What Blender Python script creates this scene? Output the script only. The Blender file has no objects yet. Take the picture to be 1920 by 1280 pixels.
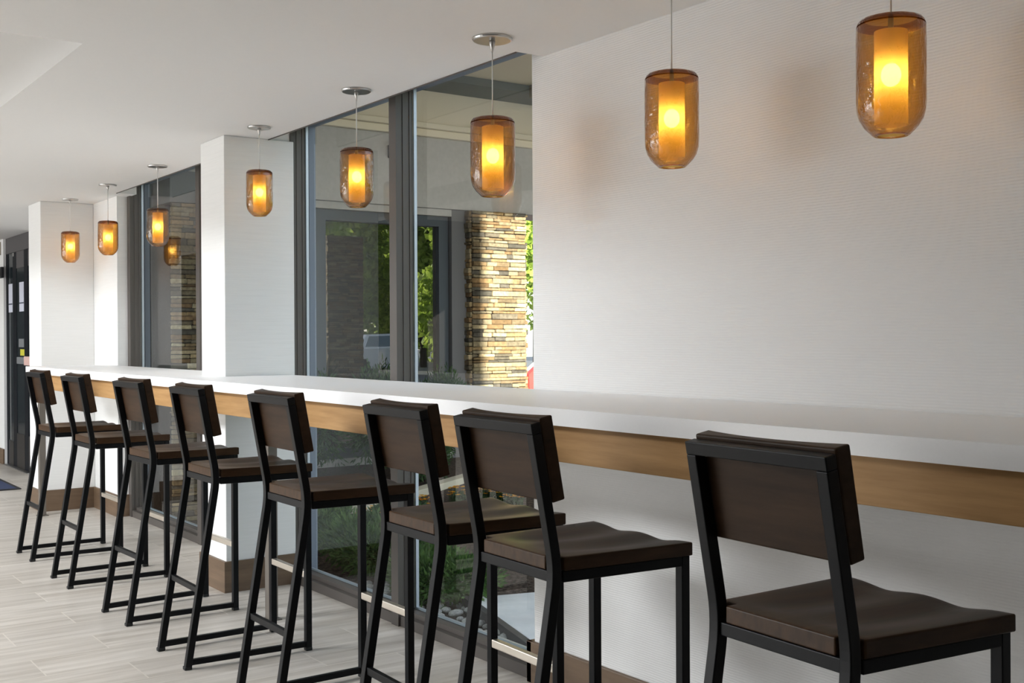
import bpy, bmesh, math, random
from mathutils import Vector, Matrix
R = random.Random(7)
scene = bpy.context.scene
col = scene.collection

# ------------------------------------------------------------------ camera
YAW, PIT, ROL, FPX = 0.6178, -0.00454, -0.00501, 2143.66
Fv = Vector((-math.cos(YAW)*math.cos(PIT), math.sin(YAW)*math.cos(PIT), math.sin(PIT)))
Rv = Vector((math.sin(YAW), math.cos(YAW), 0)); Uv = Rv.cross(Fv)
R2 = Rv*math.cos(ROL)+Uv*math.sin(ROL); U2 = Uv*math.cos(ROL)-Rv*math.sin(ROL)
cd = bpy.data.cameras.new('camera'); cam = bpy.data.objects.new('camera', cd); col.objects.link(cam)
M = Matrix((R2, U2, -Fv)).transposed().to_4x4(); M.translation = Vector((0, 0, 1.25)); cam.matrix_world = M
cd.sensor_width = 36; cd.lens = FPX/1920*36; cd.clip_start = 0.05; cd.clip_end = 300
scene.camera = cam

# ------------------------------------------------------------------ view, sky, sun
scene.view_settings.view_transform = 'Standard'; scene.view_settings.look = 'None'
scene.view_settings.gamma = 1; scene.view_settings.use_curve_mapping = False
scene.view_settings.exposure = 0.54
w = bpy.data.worlds.new('sky'); scene.world = w; w.use_nodes = True
nt = w.node_tree; bg = nt.nodes['Background']
sk = nt.nodes.new('ShaderNodeTexSky'); sk.sky_type = 'NISHITA'; sk.sun_disc = False
sk.sun_elevation = math.radians(35); sk.sun_rotation = math.radians(100); sk.altitude = 0
hs = nt.nodes.new('ShaderNodeHueSaturation'); hs.inputs['Saturation'].default_value = .55; nt.links.new(sk.outputs[0], hs.inputs['Color']); nt.links.new(hs.outputs[0], bg.inputs[0]); bg.inputs[1].default_value = 0.34

def light(name, kind, loc, rot=None, to=None, **k):
    d = bpy.data.lights.new(name, kind); o = bpy.data.objects.new(name, d); col.objects.link(o); o.location = loc
    if to is not None: o.rotation_euler = (Vector(to)-Vector(loc)).to_track_quat('-Z', 'Y').to_euler()
    for a, b in k.items(): setattr(d, a, b)
    return o
SUN = Vector((1, -0.318, 0.17))
light('sun', 'SUN', (20, -5, 8), to=Vector((20, -5, 8))-SUN, energy=15, angle=math.radians(0.6), color=(1, .93, .82))
# daylight entering by the window band in the opposite wall (built below)
light('daylight_opposite_window', 'AREA', (-11.3, -7.02, 1.35), to=(-11.3, 2.4, 1.35), shape='RECTANGLE', size=8.4, size_y=1.9, energy=195, color=(.97, .985, 1.0))
light('ceiling_panel_light', 'AREA', (-6.1, -2.8, 3.38), to=(-6.1, -2.2, 0), shape='RECTANGLE', size=2.8, size_y=2.2, energy=660, color=(.94, .97, 1.0))

# ------------------------------------------------------------------ materials
def mat(name, color=(.5, .5, .5), rough=.5, metal=0, spec=.5, **k):
    m = bpy.data.materials.new(name); m.use_nodes = True
    b = m.node_tree.nodes['Principled BSDF']
    b.inputs['Base Color'].default_value = (*color, 1); b.inputs['Roughness'].default_value = rough
    b.inputs['Metallic'].default_value = metal; b.inputs['Specular IOR Level'].default_value = spec
    for a, v in k.items(): b.inputs[a.replace('_', ' ')].default_value = v
    return m
def N(m, t, **k):
    n = m.node_tree.nodes.new(t)
    for a, v in k.items():
        if hasattr(n, a): setattr(n, a, v)
        else: n.inputs[a].default_value = v
    return n
def L(m, a, b): m.node_tree.links.new(a, b)
def bsdf(m): return m.node_tree.nodes['Principled BSDF']
def coords(m, scale=(1, 1, 1), rot=(0, 0, 0), loc=(0, 0, 0), kind='Object'):
    tc = N(m, 'ShaderNodeTexCoord'); mp = N(m, 'ShaderNodeMapping')
    mp.inputs['Scale'].default_value = scale; mp.inputs['Rotation'].default_value = rot; mp.inputs['Location'].default_value = loc
    L(m, tc.outputs[kind], mp.inputs[0]); return mp.outputs[0]
def noisecol(m, vec, scale, c1, c2, detail=4, lo=.3, hi=.7, rough=.6):
    n = N(m, 'ShaderNodeTexNoise'); n.inputs['Scale'].default_value = scale; n.inputs['Detail'].default_value = detail; n.inputs['Roughness'].default_value = rough
    L(m, vec, n.inputs['Vector']); r = N(m, 'ShaderNodeValToRGB')
    r.color_ramp.elements[0].position = lo; r.color_ramp.elements[1].position = hi
    r.color_ramp.elements[0].color = (*c1, 1); r.color_ramp.elements[1].color = (*c2, 1)
    L(m, n.outputs[0], r.inputs[0]); return r.outputs[0], n.outputs[0]
def bump(m, h, strength=.2, dist=.01):
    b = N(m, 'ShaderNodeBump'); b.inputs['Strength'].default_value = strength; b.inputs['Distance'].default_value = dist
    L(m, h, b.inputs['Height']); L(m, b.outputs[0], bsdf(m).inputs['Normal']); return b

m_wall = mat('woven_white_wallcovering', (.80, .80, .79), .75, spec=.25)
v = coords(m_wall, (1, 1, 1))
wv = N(m_wall, 'ShaderNodeTexWave', wave_type='BANDS', bands_direction='Z'); L(m_wall, v, wv.inputs[0])
for a, b in (('Scale', 42), ('Distortion', 2.2), ('Detail', 2), ('Detail Scale', .35)): wv.inputs[a].default_value = b
bump(m_wall, wv.outputs[1], .35, .002)
m_wall2 = mat('white_painted_column', (.82, .82, .81), .6, spec=.3)
c_, h_ = noisecol(m_wall2, coords(m_wall2, (2, 2, 60)), 3, (.80, .80, .79), (.84, .84, .83)); L(m_wall2, c_, bsdf(m_wall2).inputs['Base Color']); bump(m_wall2, h_, .05, .002)
m_ceil = mat('ceiling_paint', (.78, .775, .765), .8, spec=.2)
c_, h_ = noisecol(m_ceil, coords(m_ceil), 60, (.775, .77, .76), (.785, .78, .77)); L(m_ceil, c_, bsdf(m_ceil).inputs['Base Color'])
m_dark = mat('dark_panel_wall', (.05, .048, .045), .8)
m_shell = mat('plain_wall', (.75, .75, .74), .8)

m_floor = mat('wood_look_tile', (.6, .55, .5), .38, spec=.45)
v = coords(m_floor, (1, 1, 1), (0, 0, math.radians(90)), (0, 0, 0))
sx = N(m_floor, 'ShaderNodeSeparateXYZ'); tc = N(m_floor, 'ShaderNodeTexCoord'); L(m_floor, tc.outputs['Object'], sx.inputs[0])
ax = N(m_floor, 'ShaderNodeMath', operation='ADD'); L(m_floor, sx.outputs[1], ax.inputs[0]); ax.inputs[1].default_value = .9*20-1.34
ay = N(m_floor, 'ShaderNodeMath', operation='ADD'); L(m_floor, sx.outputs[0], ay.inputs[0]); ay.inputs[1].default_value = 5.705+.25*80
cb = N(m_floor, 'ShaderNodeCombineXYZ'); L(m_floor, ax.outputs[0], cb.inputs[0]); L(m_floor, ay.outputs[0], cb.inputs[1])
br = N(m_floor, 'ShaderNodeTexBrick'); br.offset = .333; br.offset_frequency = 2; br.squash = 1
for a, b in (('Scale', 1), ('Mortar Size', .0028), ('Mortar Smooth', .1), ('Bias', 0), ('Brick Width', .9), ('Row Height', .25)): br.inputs[a].default_value = b
br.inputs['Color1'].default_value = (.0, .0, .0, 1); br.inputs['Color2'].default_value = (1, 1, 1, 1)
L(m_floor, cb.outputs[0], br.inputs['Vector'])
# streaks run along the planks, shifted per plank
v2 = coords(m_floor, (9, .55, 1)); av = N(m_floor, 'ShaderNodeVectorMath', operation='ADD'); L(m_floor, v2, av.inputs[0])
sc = N(m_floor, 'ShaderNodeVectorMath', operation='SCALE'); L(m_floor, br.outputs['Color'], sc.inputs[0]); sc.inputs['Scale'].default_value = 7
L(m_floor, sc.outputs[0], av.inputs[1])
c1, h1 = noisecol(m_floor, av.outputs[0], 2.2, (.42, .38, .33), (.66, .62, .57), 6, .32, .66, .65)
mx = N(m_floor, 'ShaderNodeMix', data_type='RGBA', blend_type='MULTIPLY'); mx.inputs[0].default_value = .10
L(m_floor, c1, mx.inputs[6]); L(m_floor, br.outputs['Color'], mx.inputs[7])
mo = N(m_floor, 'ShaderNodeMix', data_type='RGBA'); L(m_floor, br.outputs['Fac'], mo.inputs[0]); L(m_floor, mx.outputs[2], mo.inputs[6]); mo.inputs[7].default_value = (.62, .58, .52, 1)
L(m_floor, mo.outputs[2], bsdf(m_floor).inputs['Base Color'])
iv = N(m_floor, 'ShaderNodeMath', operation='SUBTRACT'); iv.inputs[0].default_value = 1; L(m_floor, br.outputs['Fac'], iv.inputs[1]); bump(m_floor, iv.outputs[0], .4, .001)

def wood(name, c1, c2, rough, scale=(1.2, 14, 14), sc_=2.5, spec=.5, kind='Object', bs=.05):
    m = mat(name, c1, rough, spec=spec); v = coords(m, scale, kind=kind)
    c, h = noisecol(m, v, sc_, c1, c2, 6, .3, .72, .6); L(m, c, bsdf(m).inputs['Base Color']); bump(m, h, bs, .002); return m
m_apron = wood('golden_oak_apron', (.33, .18, .07), (.47, .28, .12), .5, (1.0, 10, 14), 3, .2)
m_base = wood('brown_wood_base', (.115, .072, .042), (.17, .11, .066), .5, (1, 1, 12), 3)
m_seat = wood('espresso_seat_wood', (.027, .013, .0055), (.072, .037, .017), .34, (14, 1.6, 8), 3, .2)
m_backw = wood('espresso_back_wood', (.022, .0115, .006), (.050, .027, .014), .42, (1.6, 8, 14), 3, .14)
m_black = mat('black_powder_coat', (.0045, .005, .0062), .40, spec=.16)
c_, h_ = noisecol(m_black, coords(m_black), 900, (0, 0, 0), (1, 1, 1), 1); bump(m_black, h_, .06, .0004)
m_steel = mat('brushed_footrest_metal', (.72, .66, .58), .38, 1)
m_nickel = mat('satin_nickel', (.55, .54, .53), .28, 1)
m_cap = mat('black_rubber', (.01, .01, .01), .7)
m_quartz = mat('white_quartz', (.93, .93, .94), .38, spec=.08)
c_, h_ = noisecol(m_quartz, coords(m_quartz), 240, (.93, .93, .935), (.94, .94, .945), 2, .4, .6); L(m_quartz, c_, bsdf(m_quartz).inputs['Base Color'])
m_bronze = mat('dark_bronze_frame', (.085, .074, .066), .45, .1)
m_alu = mat('pale_glazing_bead', (.42, .46, .52), .35, .4)
m_jamb = mat('outer_jamb_grey', (.17, .20, .25), .6)
m_post = mat('taupe_steel_post', (.17, .15, .13), .38, .3)
m_mat_ = mat('blue_entrance_carpet', (.055, .07, .13), .95, spec=.1)
c_, h_ = noisecol(m_mat_, coords(m_mat_), 400, (.045, .055, .11), (.07, .09, .16), 2); L(m_mat_, c_, bsdf(m_mat_).inputs['Base Color']); bump(m_mat_, h_, .6, .004)
m_matedge = mat('carpet_rubber_edge', (.012, .012, .016), .7)

def thin_glass(name, tint, ior=1.5, rough=0.0, bumpscale=None, bs=.2, alpha=1):
    m = bpy.data.materials.new(name); m.use_nodes = True; n = m.node_tree.nodes; n.remove(n['Principled BSDF']); out = n['Material Output']
    tr = N(m, 'ShaderNodeBsdfTransparent'); tr.inputs[0].default_value = (*tint, 1)
    gl = N(m, 'ShaderNodeBsdfGlossy'); gl.inputs['Roughness'].default_value = rough; gl.inputs[0].default_value = (1, 1, 1, 1)
    fr = N(m, 'ShaderNodeFresnel'); fr.inputs[0].default_value = ior; mx = N(m, 'ShaderNodeMixShader')
    ge = N(m, 'ShaderNodeNewGeometry'); iv_ = N(m, 'ShaderNodeMath', operation='SUBTRACT'); iv_.inputs[0].default_value = 1; L(m, ge.outputs['Backfacing'], iv_.inputs[1])
    mu = N(m, 'ShaderNodeMath', operation='MULTIPLY'); L(m, fr.outputs[0], mu.inputs[0]); L(m, iv_.outputs[0], mu.inputs[1])
    L(m, mu.outputs[0], mx.inputs[0]); L(m, tr.outputs[0], mx.inputs[1]); L(m, gl.outputs[0], mx.inputs[2]); L(m, mx.outputs[0], out.inputs[0])
    if bumpscale:
        v = coords(m, (1, 1, .45)); nz = N(m, 'ShaderNodeTexNoise'); nz.inputs['Scale'].default_value = bumpscale; nz.inputs['Detail'].default_value = 3; L(m, v, nz.inputs['Vector'])
        b = N(m, 'ShaderNodeBump'); b.inputs['Strength'].default_value = bs; b.inputs['Distance'].default_value = .004
        L(m, nz.outputs[0], b.inputs['Height']); L(m, b.outputs[0], gl.inputs['Normal']); L(m, b.outputs[0], fr.inputs['Normal'])
    return m
m_glass = thin_glass('window_glass', (.90, .93, .925))
m_glassx = thin_glass('tinted_outdoor_glass', (.35, .42, .43), 2.7)
m_amber = thin_glass('amber_seeded_glass', (.88, .66, .33), 1.5, .05, 70, .5)
def amber_glass():
    m = thin_glass('amber_seeded_glass', (.9, .6, .3), 1.75, .035, 75, 1.0); n = m.node_tree.nodes
    tr = [x for x in n if x.type == 'BSDF_TRANSPARENT'][0]; mu = [x for x in n if x.type == 'MATH' and x.operation == 'MULTIPLY'][0]; mx = [x for x in n if x.type == 'MIX_SHADER'][0]; ge = [x for x in n if x.type == 'NEW_GEOMETRY'][0]
    lw = N(m, 'ShaderNodeLayerWeight'); lw.inputs[0].default_value = .35; r = N(m, 'ShaderNodeValToRGB'); e = r.color_ramp.elements
    e[0].position = .15; e[0].color = (.84, .54, .13, 1); e[1].position = .95; e[1].color = (.40, .20, .03, 1); L(m, lw.outputs['Facing'], r.inputs[0]); L(m, r.outputs[0], tr.inputs[0])
    b = N(m, 'ShaderNodeMath', operation='MULTIPLY'); L(m, ge.outputs['Backfacing'], b.inputs[0]); b.inputs[1].default_value = .10
    ad = N(m, 'ShaderNodeMath', operation='ADD'); L(m, mu.outputs[0], ad.inputs[0]); L(m, b.outputs[0], ad.inputs[1]); L(m, ad.outputs[0], mx.inputs[0]); return m
m_amber = amber_glass()
m_amberdark = thin_glass('dark_amber_rim', (.45, .25, .10), 1.8)
def emis(name, color, s):
    m = mat(name, color, .5); b = bsdf(m); b.inputs['Emission Color'].default_value = (*color, 1); b.inputs['Emission Strength'].default_value = s; return m
m_bulb = emis('glowing_bulb', (1, .91, .74), 16)
m_diff = bpy.data.materials.new('frosted_diffuser'); m_diff.use_nodes = True
n = m_diff.node_tree.nodes; n.remove(n['Principled BSDF'])
tl = N(m_diff, 'ShaderNodeBsdfTranslucent'); tl.inputs[0].default_value = (1, .84, .46, 1); df = N(m_diff, 'ShaderNodeBsdfDiffuse'); df.inputs[0].default_value = (.8, .62, .38, 1)
rf = N(m_diff, 'ShaderNodeBsdfRefraction'); rf.inputs['Roughness'].default_value = .42; rf.inputs['IOR'].default_value = 1.12; rf.inputs[0].default_value = (1, .9, .72, 1)
mxs = N(m_diff, 'ShaderNodeMixShader'); mxs.inputs[0].default_value = .45; L(m_diff, tl.outputs[0], mxs.inputs[1]); L(m_diff, df.outputs[0], mxs.inputs[2])
mx2 = N(m_diff, 'ShaderNodeMixShader'); mx2.inputs[0].default_value = .22; L(m_diff, mxs.outputs[0], mx2.inputs[1]); L(m_diff, rf.outputs[0], mx2.inputs[2]); L(m_diff, mx2.outputs[0], n['Material Output'].inputs[0])

m_stucco = mat('grey_stucco', (.50, .49, .48), .85, spec=.15)
c_, h_ = noisecol(m_stucco, coords(m_stucco), 30, (.49, .48, .47), (.55, .54, .53), 5); L(m_stucco, c_, bsdf(m_stucco).inputs['Base Color']); bump(m_stucco, h_, .2, .004)
m_cream = mat('cream_soffit', (.88, .80, .64), .8, spec=.15)
m_creamd = mat('grey_green_beam', (.17, .185, .18), .7)
m_pil = mat('slate_pilaster', (.17, .17, .18), .8)
m_olive = mat('olive_brown_beam', (.24, .205, .14), .8)
m_dframe = mat('slate_window_frame', (.055, .07, .09), .45, .2)
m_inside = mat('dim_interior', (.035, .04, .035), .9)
m_stone = mat('stacked_ledgestone', (.5, .4, .3), .85, spec=.2)
at = N(m_stone, 'ShaderNodeVertexColor'); at.layer_name = 'stone'
nn = N(m_stone, 'ShaderNodeTexNoise'); nn.inputs['Scale'].default_value = 38; nn.inputs['Detail'].default_value = 6; L(m_stone, coords(m_stone), nn.inputs['Vector'])
rr = N(m_stone, 'ShaderNodeValToRGB'); rr.color_ramp.elements[0].position = .3; rr.color_ramp.elements[1].position = .72; rr.color_ramp.elements[0].color = (.62, .58, .52, 1); rr.color_ramp.elements[1].color = (1.12, 1.08, 1.0, 1)
L(m_stone, nn.outputs[0], rr.inputs[0]); mm = N(m_stone, 'ShaderNodeMix', data_type='RGBA', blend_type='MULTIPLY'); mm.inputs[0].default_value = 1
L(m_stone, at.outputs[0], mm.inputs[6]); L(m_stone, rr.outputs[0], mm.inputs[7]); L(m_stone, mm.outputs[2], bsdf(m_stone).inputs['Base Color']); bump(m_stone, nn.outputs[0], .7, .012)
m_soil = mat('bark_mulch', (.07, .05, .04), .95, spec=.1)
c_, h_ = noisecol(m_soil, coords(m_soil), 45, (.018, .013, .011), (.15, .115, .095), 6, .35, .7); L(m_soil, c_, bsdf(m_soil).inputs['Base Color']); bump(m_soil, h_, 1, .03)
m_conc = mat('pale_concrete', (.50, .52, .54), .85, spec=.2)
c_, h_ = noisecol(m_conc, coords(m_conc), 14, (.62, .64, .66), (.72, .73, .745), 6); L(m_conc, c_, bsdf(m_conc).inputs['Base Color']); bump(m_conc, h_, .15, .004)
m_asph = mat('asphalt', (.20, .20, .20), .9)
m_kerb = mat('cream_kerb', (.55, .52, .42), .85)
m_edge = mat('dark_edging', (.03, .03, .035), .6)
def leafm(name, c1, c2, sc_=20):
    m = mat(name, c1, .6, spec=.3); c, h = noisecol(m, coords(m), sc_, c1, c2, 3, .35, .65); L(m, c, bsdf(m).inputs['Base Color'])
    tl = N(m, 'ShaderNodeBsdfTranslucent'); L(m, c, tl.inputs[0]); mx = N(m, 'ShaderNodeMixShader'); mx.inputs[0].default_value = .45
    L(m, bsdf(m).outputs[0], mx.inputs[1]); L(m, tl.outputs[0], mx.inputs[2]); L(m, mx.outputs[0], m.node_tree.nodes['Material Output'].inputs[0]); return m
m_yew = leafm('yew_leaf', (.03, .075, .025), (.13, .24, .06), 9)
m_hedge = leafm('hedge_leaf', (.03, .08, .035), (.09, .18, .06), 12)
m_tree = leafm('sunlit_tree_leaf', (.16, .26, .03), (.60, .72, .14), 3)
m_bark = mat('bark', (.05, .035, .025), .9)
m_orange = leafm('orange_petal', (.80, .33, .01), (.9, .55, .02), 40)
m_stem = mat('flower_leaf', (.02, .06, .015), .7)
m_peb = mat('river_pebble', (.3, .3, .3), .6); c_, h_ = noisecol(m_peb, coords(m_peb, kind='Generated'), 5, (.16, .165, .17), (.42, .42, .41), 4); L(m_peb, c_, bsdf(m_peb).inputs['Base Color'])
m_red = mat('red_car_paint', (.62, .03, .02), .25, Coat_Weight=1.0)
m_whitecar = mat('white_car_paint', (.75, .76, .78), .25, Coat_Weight=1.0)
m_carglass = mat('car_window', (.06, .12, .15), .05, spec=.8)
m_tyre = mat('tyre', (.012, .012, .012), .8)
m_fix = mat('floodlight_black', (.015, .015, .018), .4)
m_lens = mat('floodlight_lens', (.85, .88, .95), .1, spec=.8)
m_doorframe = mat('door_taupe_header', (.105, .10, .102), .55, 0, .3)
m_doordark = mat('door_black_stile', (.006, .008, .012), .5, 0, .2)
m_doorglass = mat('dark_door_glass', (.020, .028, .033), .10, spec=.25)
m_kick = mat('bronze_kick_plate', (.035, .032, .030), .45, .3)
m_paper = mat('white_paper_notice', (.62, .64, .74), .8)
m_paperline = mat('notice_rule', (.06, .07, .11), .8)
m_yellow = mat('yellow_sticker', (.62, .58, .05), .6)
m_pink = mat('pale_pink_pull', (.75, .50, .45), .5)
m_greyp = mat('grey_plastic', (.20, .21, .22), .5)
m_frame_b = mat('beige_sign_board', (.46, .42, .33), .6)
m_frame_d = mat('tan_sign_edge', (.33, .29, .21), .6)

# ------------------------------------------------------------------ mesh helpers
def finish(name, bm, m, parent=None, smooth=False, bev=None, seg=2, loc=None):
    bmesh.ops.recalc_face_normals(bm, faces=bm.faces)
    me = bpy.data.meshes.new(name); bm.to_mesh(me); bm.free()
    for x in (m if isinstance(m, (list, tuple)) else [m]): me.materials.append(x)
    if smooth:
        for p in me.polygons: p.use_smooth = True
    o = bpy.data.objects.new(name, me); col.objects.link(o)
    if parent: o.parent = parent
    if loc: o.location = loc
    if bev:
        b = o.modifiers.new('bevel', 'BEVEL'); b.width = bev; b.segments = seg; b.limit_method = 'ANGLE'; b.angle_limit = math.radians(40)
    return o
def box(bm, x0, x1, y0, y1, z0, z1, mi=0, rot=None):
    vs = [bm.verts.new((x, y, z)) for x in (x0, x1) for y in (y0, y1) for z in (z0, z1)]
    if rot: bmesh.ops.transform(bm, matrix=rot, verts=vs)
    fs = [bm.faces.new([vs[i] for i in q]) for q in ((0, 1, 3, 2), (4, 6, 7, 5), (0, 4, 5, 1), (2, 3, 7, 6), (0, 2, 6, 4), (1, 5, 7, 3))]
    for f in fs: f.material_index = mi
    return vs, fs
def sweep(bm, path, axis, wa, h, closed=False):
    """rectangular tube along a planar path; axis = unit vector normal to the plane; wa = size along axis, h = size in the plane"""
    P = [Vector(p) for p in path]; ax = Vector(axis); rings = []
    for i, p in enumerate(P):
        a = (P[i]-P[i-1]).normalized() if i else None; b = (P[i+1]-P[i]).normalized() if i < len(P)-1 else None
        t = (a+b).normalized() if a and b else (a or b); n = ax.cross(t).normalized()
        k = 1/max(.3, (n.dot(ax.cross(a)) if a else 1)); k = min(k, 1.6)
        rings.append([bm.verts.new(p+ax*sa*wa/2+n*sn*h/2*k) for sa, sn in ((-1, -1), (1, -1), (1, 1), (-1, 1))])
    for r0, r1 in zip(rings, rings[1:]):
        for i in range(4): bm.faces.new((r0[i], r0[(i+1) % 4], r1[(i+1) % 4], r1[i]))
    bm.faces.new(rings[0]); bm.faces.new(rings[-1][::-1])
def lathe(bm, prof, seg=32, cx=0, cy=0, cap0=False, cap1=False):
    rings = [[bm.verts.new((cx+r*math.cos(2*math.pi*i/seg), cy+r*math.sin(2*math.pi*i/seg), z)) for i in range(seg)] for r, z in prof]
    for a, b in zip(rings, rings[1:]):
        for i in range(seg): bm.faces.new((a[i], a[(i+1) % seg], b[(i+1) % seg], b[i]))
    if cap0: bm.faces.new(rings[0])
    if cap1: bm.faces.new(rings[-1][::-1])
def tag(o, label, cat=None, group=None, kind=None):
    if label: o['label'] = label
    if cat: o['category'] = cat
    if group: o['group'] = group
    if kind: o['kind'] = kind
    return o
def thing(name, loc, label, cat, group=None, rz=0):
    o = bpy.data.objects.new(name, None); col.objects.link(o); o.location = loc; o.rotation_euler = (0, 0, rz); o.empty_display_size = .1
    return tag(o, label, cat, group)
def copy_tree(o, parent=None):
    c = o.copy(); col.objects.link(c)
    if parent: c.parent = parent
    for ch in list(o.children): copy_tree(ch, c)
    return c
def struct(name, boxes, m, bev=None, label=None, cat=None):
    bm = bmesh.new()
    for b in boxes: box(bm, *b)
    o = finish(name, bm, m, bev=bev); o['kind'] = 'structure'
    if label: o['label'] = label
    if cat: o['category'] = cat
    return o
def part(name, boxes, m, parent, bev=None):
    bm = bmesh.new()
    for b in boxes: box(bm, *b)
    return finish(name, bm, m, parent, bev=bev)

# ------------------------------------------------------------------ room shell
ZC, WY = 2.244, 2.45
struct('floor', [(-18, 3, -7.2, 2.47, -.12, 0)], m_floor, label='pale wood-look plank tile floor of the room', cat='floor')
struct('ceiling', [(-18, 3, 1.06, 2.335, ZC, 2.46), (-3.25, 3, 2.335, WY, ZC, 2.46), (-5.72, -5.40, 2.335, 2.47, ZC, 2.46), (-18, -7.95, 2.335, 2.47, ZC, 2.46), (-18, -9.0, 2.47, 2.60, ZC+.001, 2.46),
                   (-3.98, 3, -7.2, 1.06, ZC, 2.46), (-3.98, 3, -7.2, 1.06, 2.461, 3.6), (-18, -3.98, .30, .45, ZC, 3.4), (-18, -3.98, .45, 1.06, 2.62, 3.4), (-18, -3.98, -7.2, 1.06, 3.4, 3.6), (-18, 3, 1.06, 2.5, 2.46, 3.6)], m_ceil, label='light grey painted soffit ceiling with a raised recess at left', cat='ceiling')  # narrow drop strip before the recess is added to block the panel light
struct('wall_right', [(-3.18, 3, WY, 2.60, -.12, 2.46), (-3.315, -3.18, WY, 2.468, -.12, 2.46)], m_wall, label='long white woven-textured wall behind the counter', cat='wall')
struct('wall_middle', [(-6.70, -5.45, 2.47, 2.60, -.12, 2.46)], m_wall2, label='wall stretch behind the white column', cat='wall')
struct('wall_left', [(-9.0, -8.12, 2.385, 2.60, -.12, ZC), (-11.12, -9.0, 2.49, 2.60, -.12, ZC), (-18, -12.21, 2.47, 2.60, -.12, ZC)], m_wall2, label='white wall beside the dark entrance door', cat='wall')
struct('wall_far', [(-18.2, -18, -7.2, 2.6, -.12, 3.6)], m_dark, label='far end wall of the room', cat='wall')
struct('wall_behind', [(-3.9, 3, -4.6, -4.4, 0, 2.244)], m_dark, label='dark panelled wall behind the viewer', cat='wall')
struct('wall_near', [(3, 3.2, -9, 2.70, -.12, 8)], m_dark, label='end wall behind the viewer, raised and lengthened to block the sun', cat='wall')  # made taller and longer than the room to block the sun
struct('wall_opposite', [(-18, 3, -7.2, -7.0, -.12, .38), (-18, 3, -7.2, -7.0, 2.32, 3.6), (-18, -15.5, -7.2, -7.0, .38, 2.32), (-7.1, 3, -7.2, -7.0, .38, 2.32)], m_shell, label='opposite wall with a band of windows', cat='wall')
# columns with wrapped wooden bases
def column(n, x0, x1, y0, y1, lab, blab):
    struct('trim_%d' % n, [(x0, x1, y0, y1, 0, ZC)], m_wall2, bev=.004, label=lab, cat='column')
    struct('baseboard_column_%d' % n, [(x0-.014, x1+.014, y0-.014, y0, 0, .152), (x1, x1+.014, y0, y1, 0, .152), (x0-.014, x0, y0, y1, 0, .152)], m_base, label=blab, cat='baseboard')
column(1, -5.705, -5.385, 2.10, 2.47, 'white square column passing behind the counter between the two windows', 'brown wooden base wrapped around the middle column')
column(2, -9.06, -8.70, 2.01, 2.385, 'white column at the far left end of the counter', 'brown wooden base wrapped around the far left column')
struct('baseboard_right', [(-3.345, 3, WY-.016, WY, 0, .15), (-3.345, -3.315, WY-.016, 2.47, 0, .15)], m_base, bev=.003, label='brown wooden skirting along the textured wall', cat='baseboard')
struct('baseboard_left', [(-8.70, -8.115, 2.371, 2.385, 0, .152), (-8.12, -8.106, 2.371, 2.46, 0, .152), (-18, -12.21, 2.456, 2.47, 0, .152)], m_base, label='brown wooden skirting left of the far window', cat='baseboard')

# ------------------------------------------------------------------ windows
def ribbed(bm, x0, x1, y0, y1, z0, z1):
    """vertical frame member whose sides are stepped in shallow ribs"""
    n = 5; d = (y1-y0)/n
    for i in range(n):
        k = .004 if i % 2 else 0
        box(bm, x0+k, x1-k, y0+i*d, y0+(i+1)*d, z0, z1)
def window(n, x0, x1, mulls, lab):
    bm = bmesh.new(); zt = 2.335
    xc = -3.3155 if n == 1 else x1; box(bm, x0, xc, 2.46, 2.56, 0, .045); box(bm, xc-.001, x1, 2.47, 2.56, 0, .045); box(bm, x0, x1, 2.49, 2.56, .045, .065)
    box(bm, x0, x1, 2.47, 2.56, zt, 2.46)
    ribbed(bm, x0, x0+.06, 2.455, 2.535, 0, zt); ribbed(bm, x1-.06, x1, 2.47 if n == 1 else 2.455, 2.535, 0, zt)
    for c in mulls: ribbed(bm, c-.03, c+.03, 2.45, 2.535, 0, zt)
    fr = finish('window_%d' % n, bm, m_bronze); tag(fr, lab, 'window', None, 'structure')
    xs = [x0+.03]+mulls+[x1-.03]
    for a, b in zip(xs, xs[1:]):
        part('pane', [(a+.0301, b-.0301, 2.528, 2.533, .0655, zt-.0005)], m_glass, fr)
        part('glazing_bead', [(a+.0302, a+.038, 2.536, 2.550, .066, zt-.001), (b-.038, b-.0302, 2.536, 2.550, .066, zt-.001), (a+.0385, b-.0385, 2.536, 2.550, .066, .074)], m_alu, fr)
    part('outer_jamb', [(x0, x0+.05, 2.561, 2.598, 0, zt), (x1-.05, x1, 2.561, 2.598, 0, zt)], m_jamb, fr)
window(1, -5.45, -3.181, [-4.335], 'tall dark bronze floor to ceiling window beside the textured wall')
window(2, -8.12, -6.70, [], 'narrow dark bronze floor to ceiling window left of the column')
struct('trim_3', [(-8.12, -3.18, 2.561, 2.60, 2.335, 2.46)], m_jamb, label='exterior head and edge of the window wall', cat='trim')
bm = bmesh.new(); a, b = -15.5, -7.1
for x in (a, b-.06, (a+b)/2-.03): box(bm, x, x+.06, -7.18, -7.08, .38, 2.32)
box(bm, a+.06, b-.06, -7.18, -7.08, .38, .44); box(bm, a+.06, b-.06, -7.18, -7.08, 2.26, 2.32)
tag(finish('window_3', bm, m_bronze), 'bronze window in the opposite wall', 'window', None, 'structure')

struct('trim_5', [(-5.384, -3.25, 2.331, 2.3345, ZC-.005, ZC+.01), (-7.95, -5.72, 2.331, 2.3345, ZC-.005, ZC+.01)], m_bronze, label='thin dark strip imitating the shadow gap along the ceiling lip above the windows', cat='trim')  # dark strip puts the thin shadow gap at the lip into colour
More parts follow.
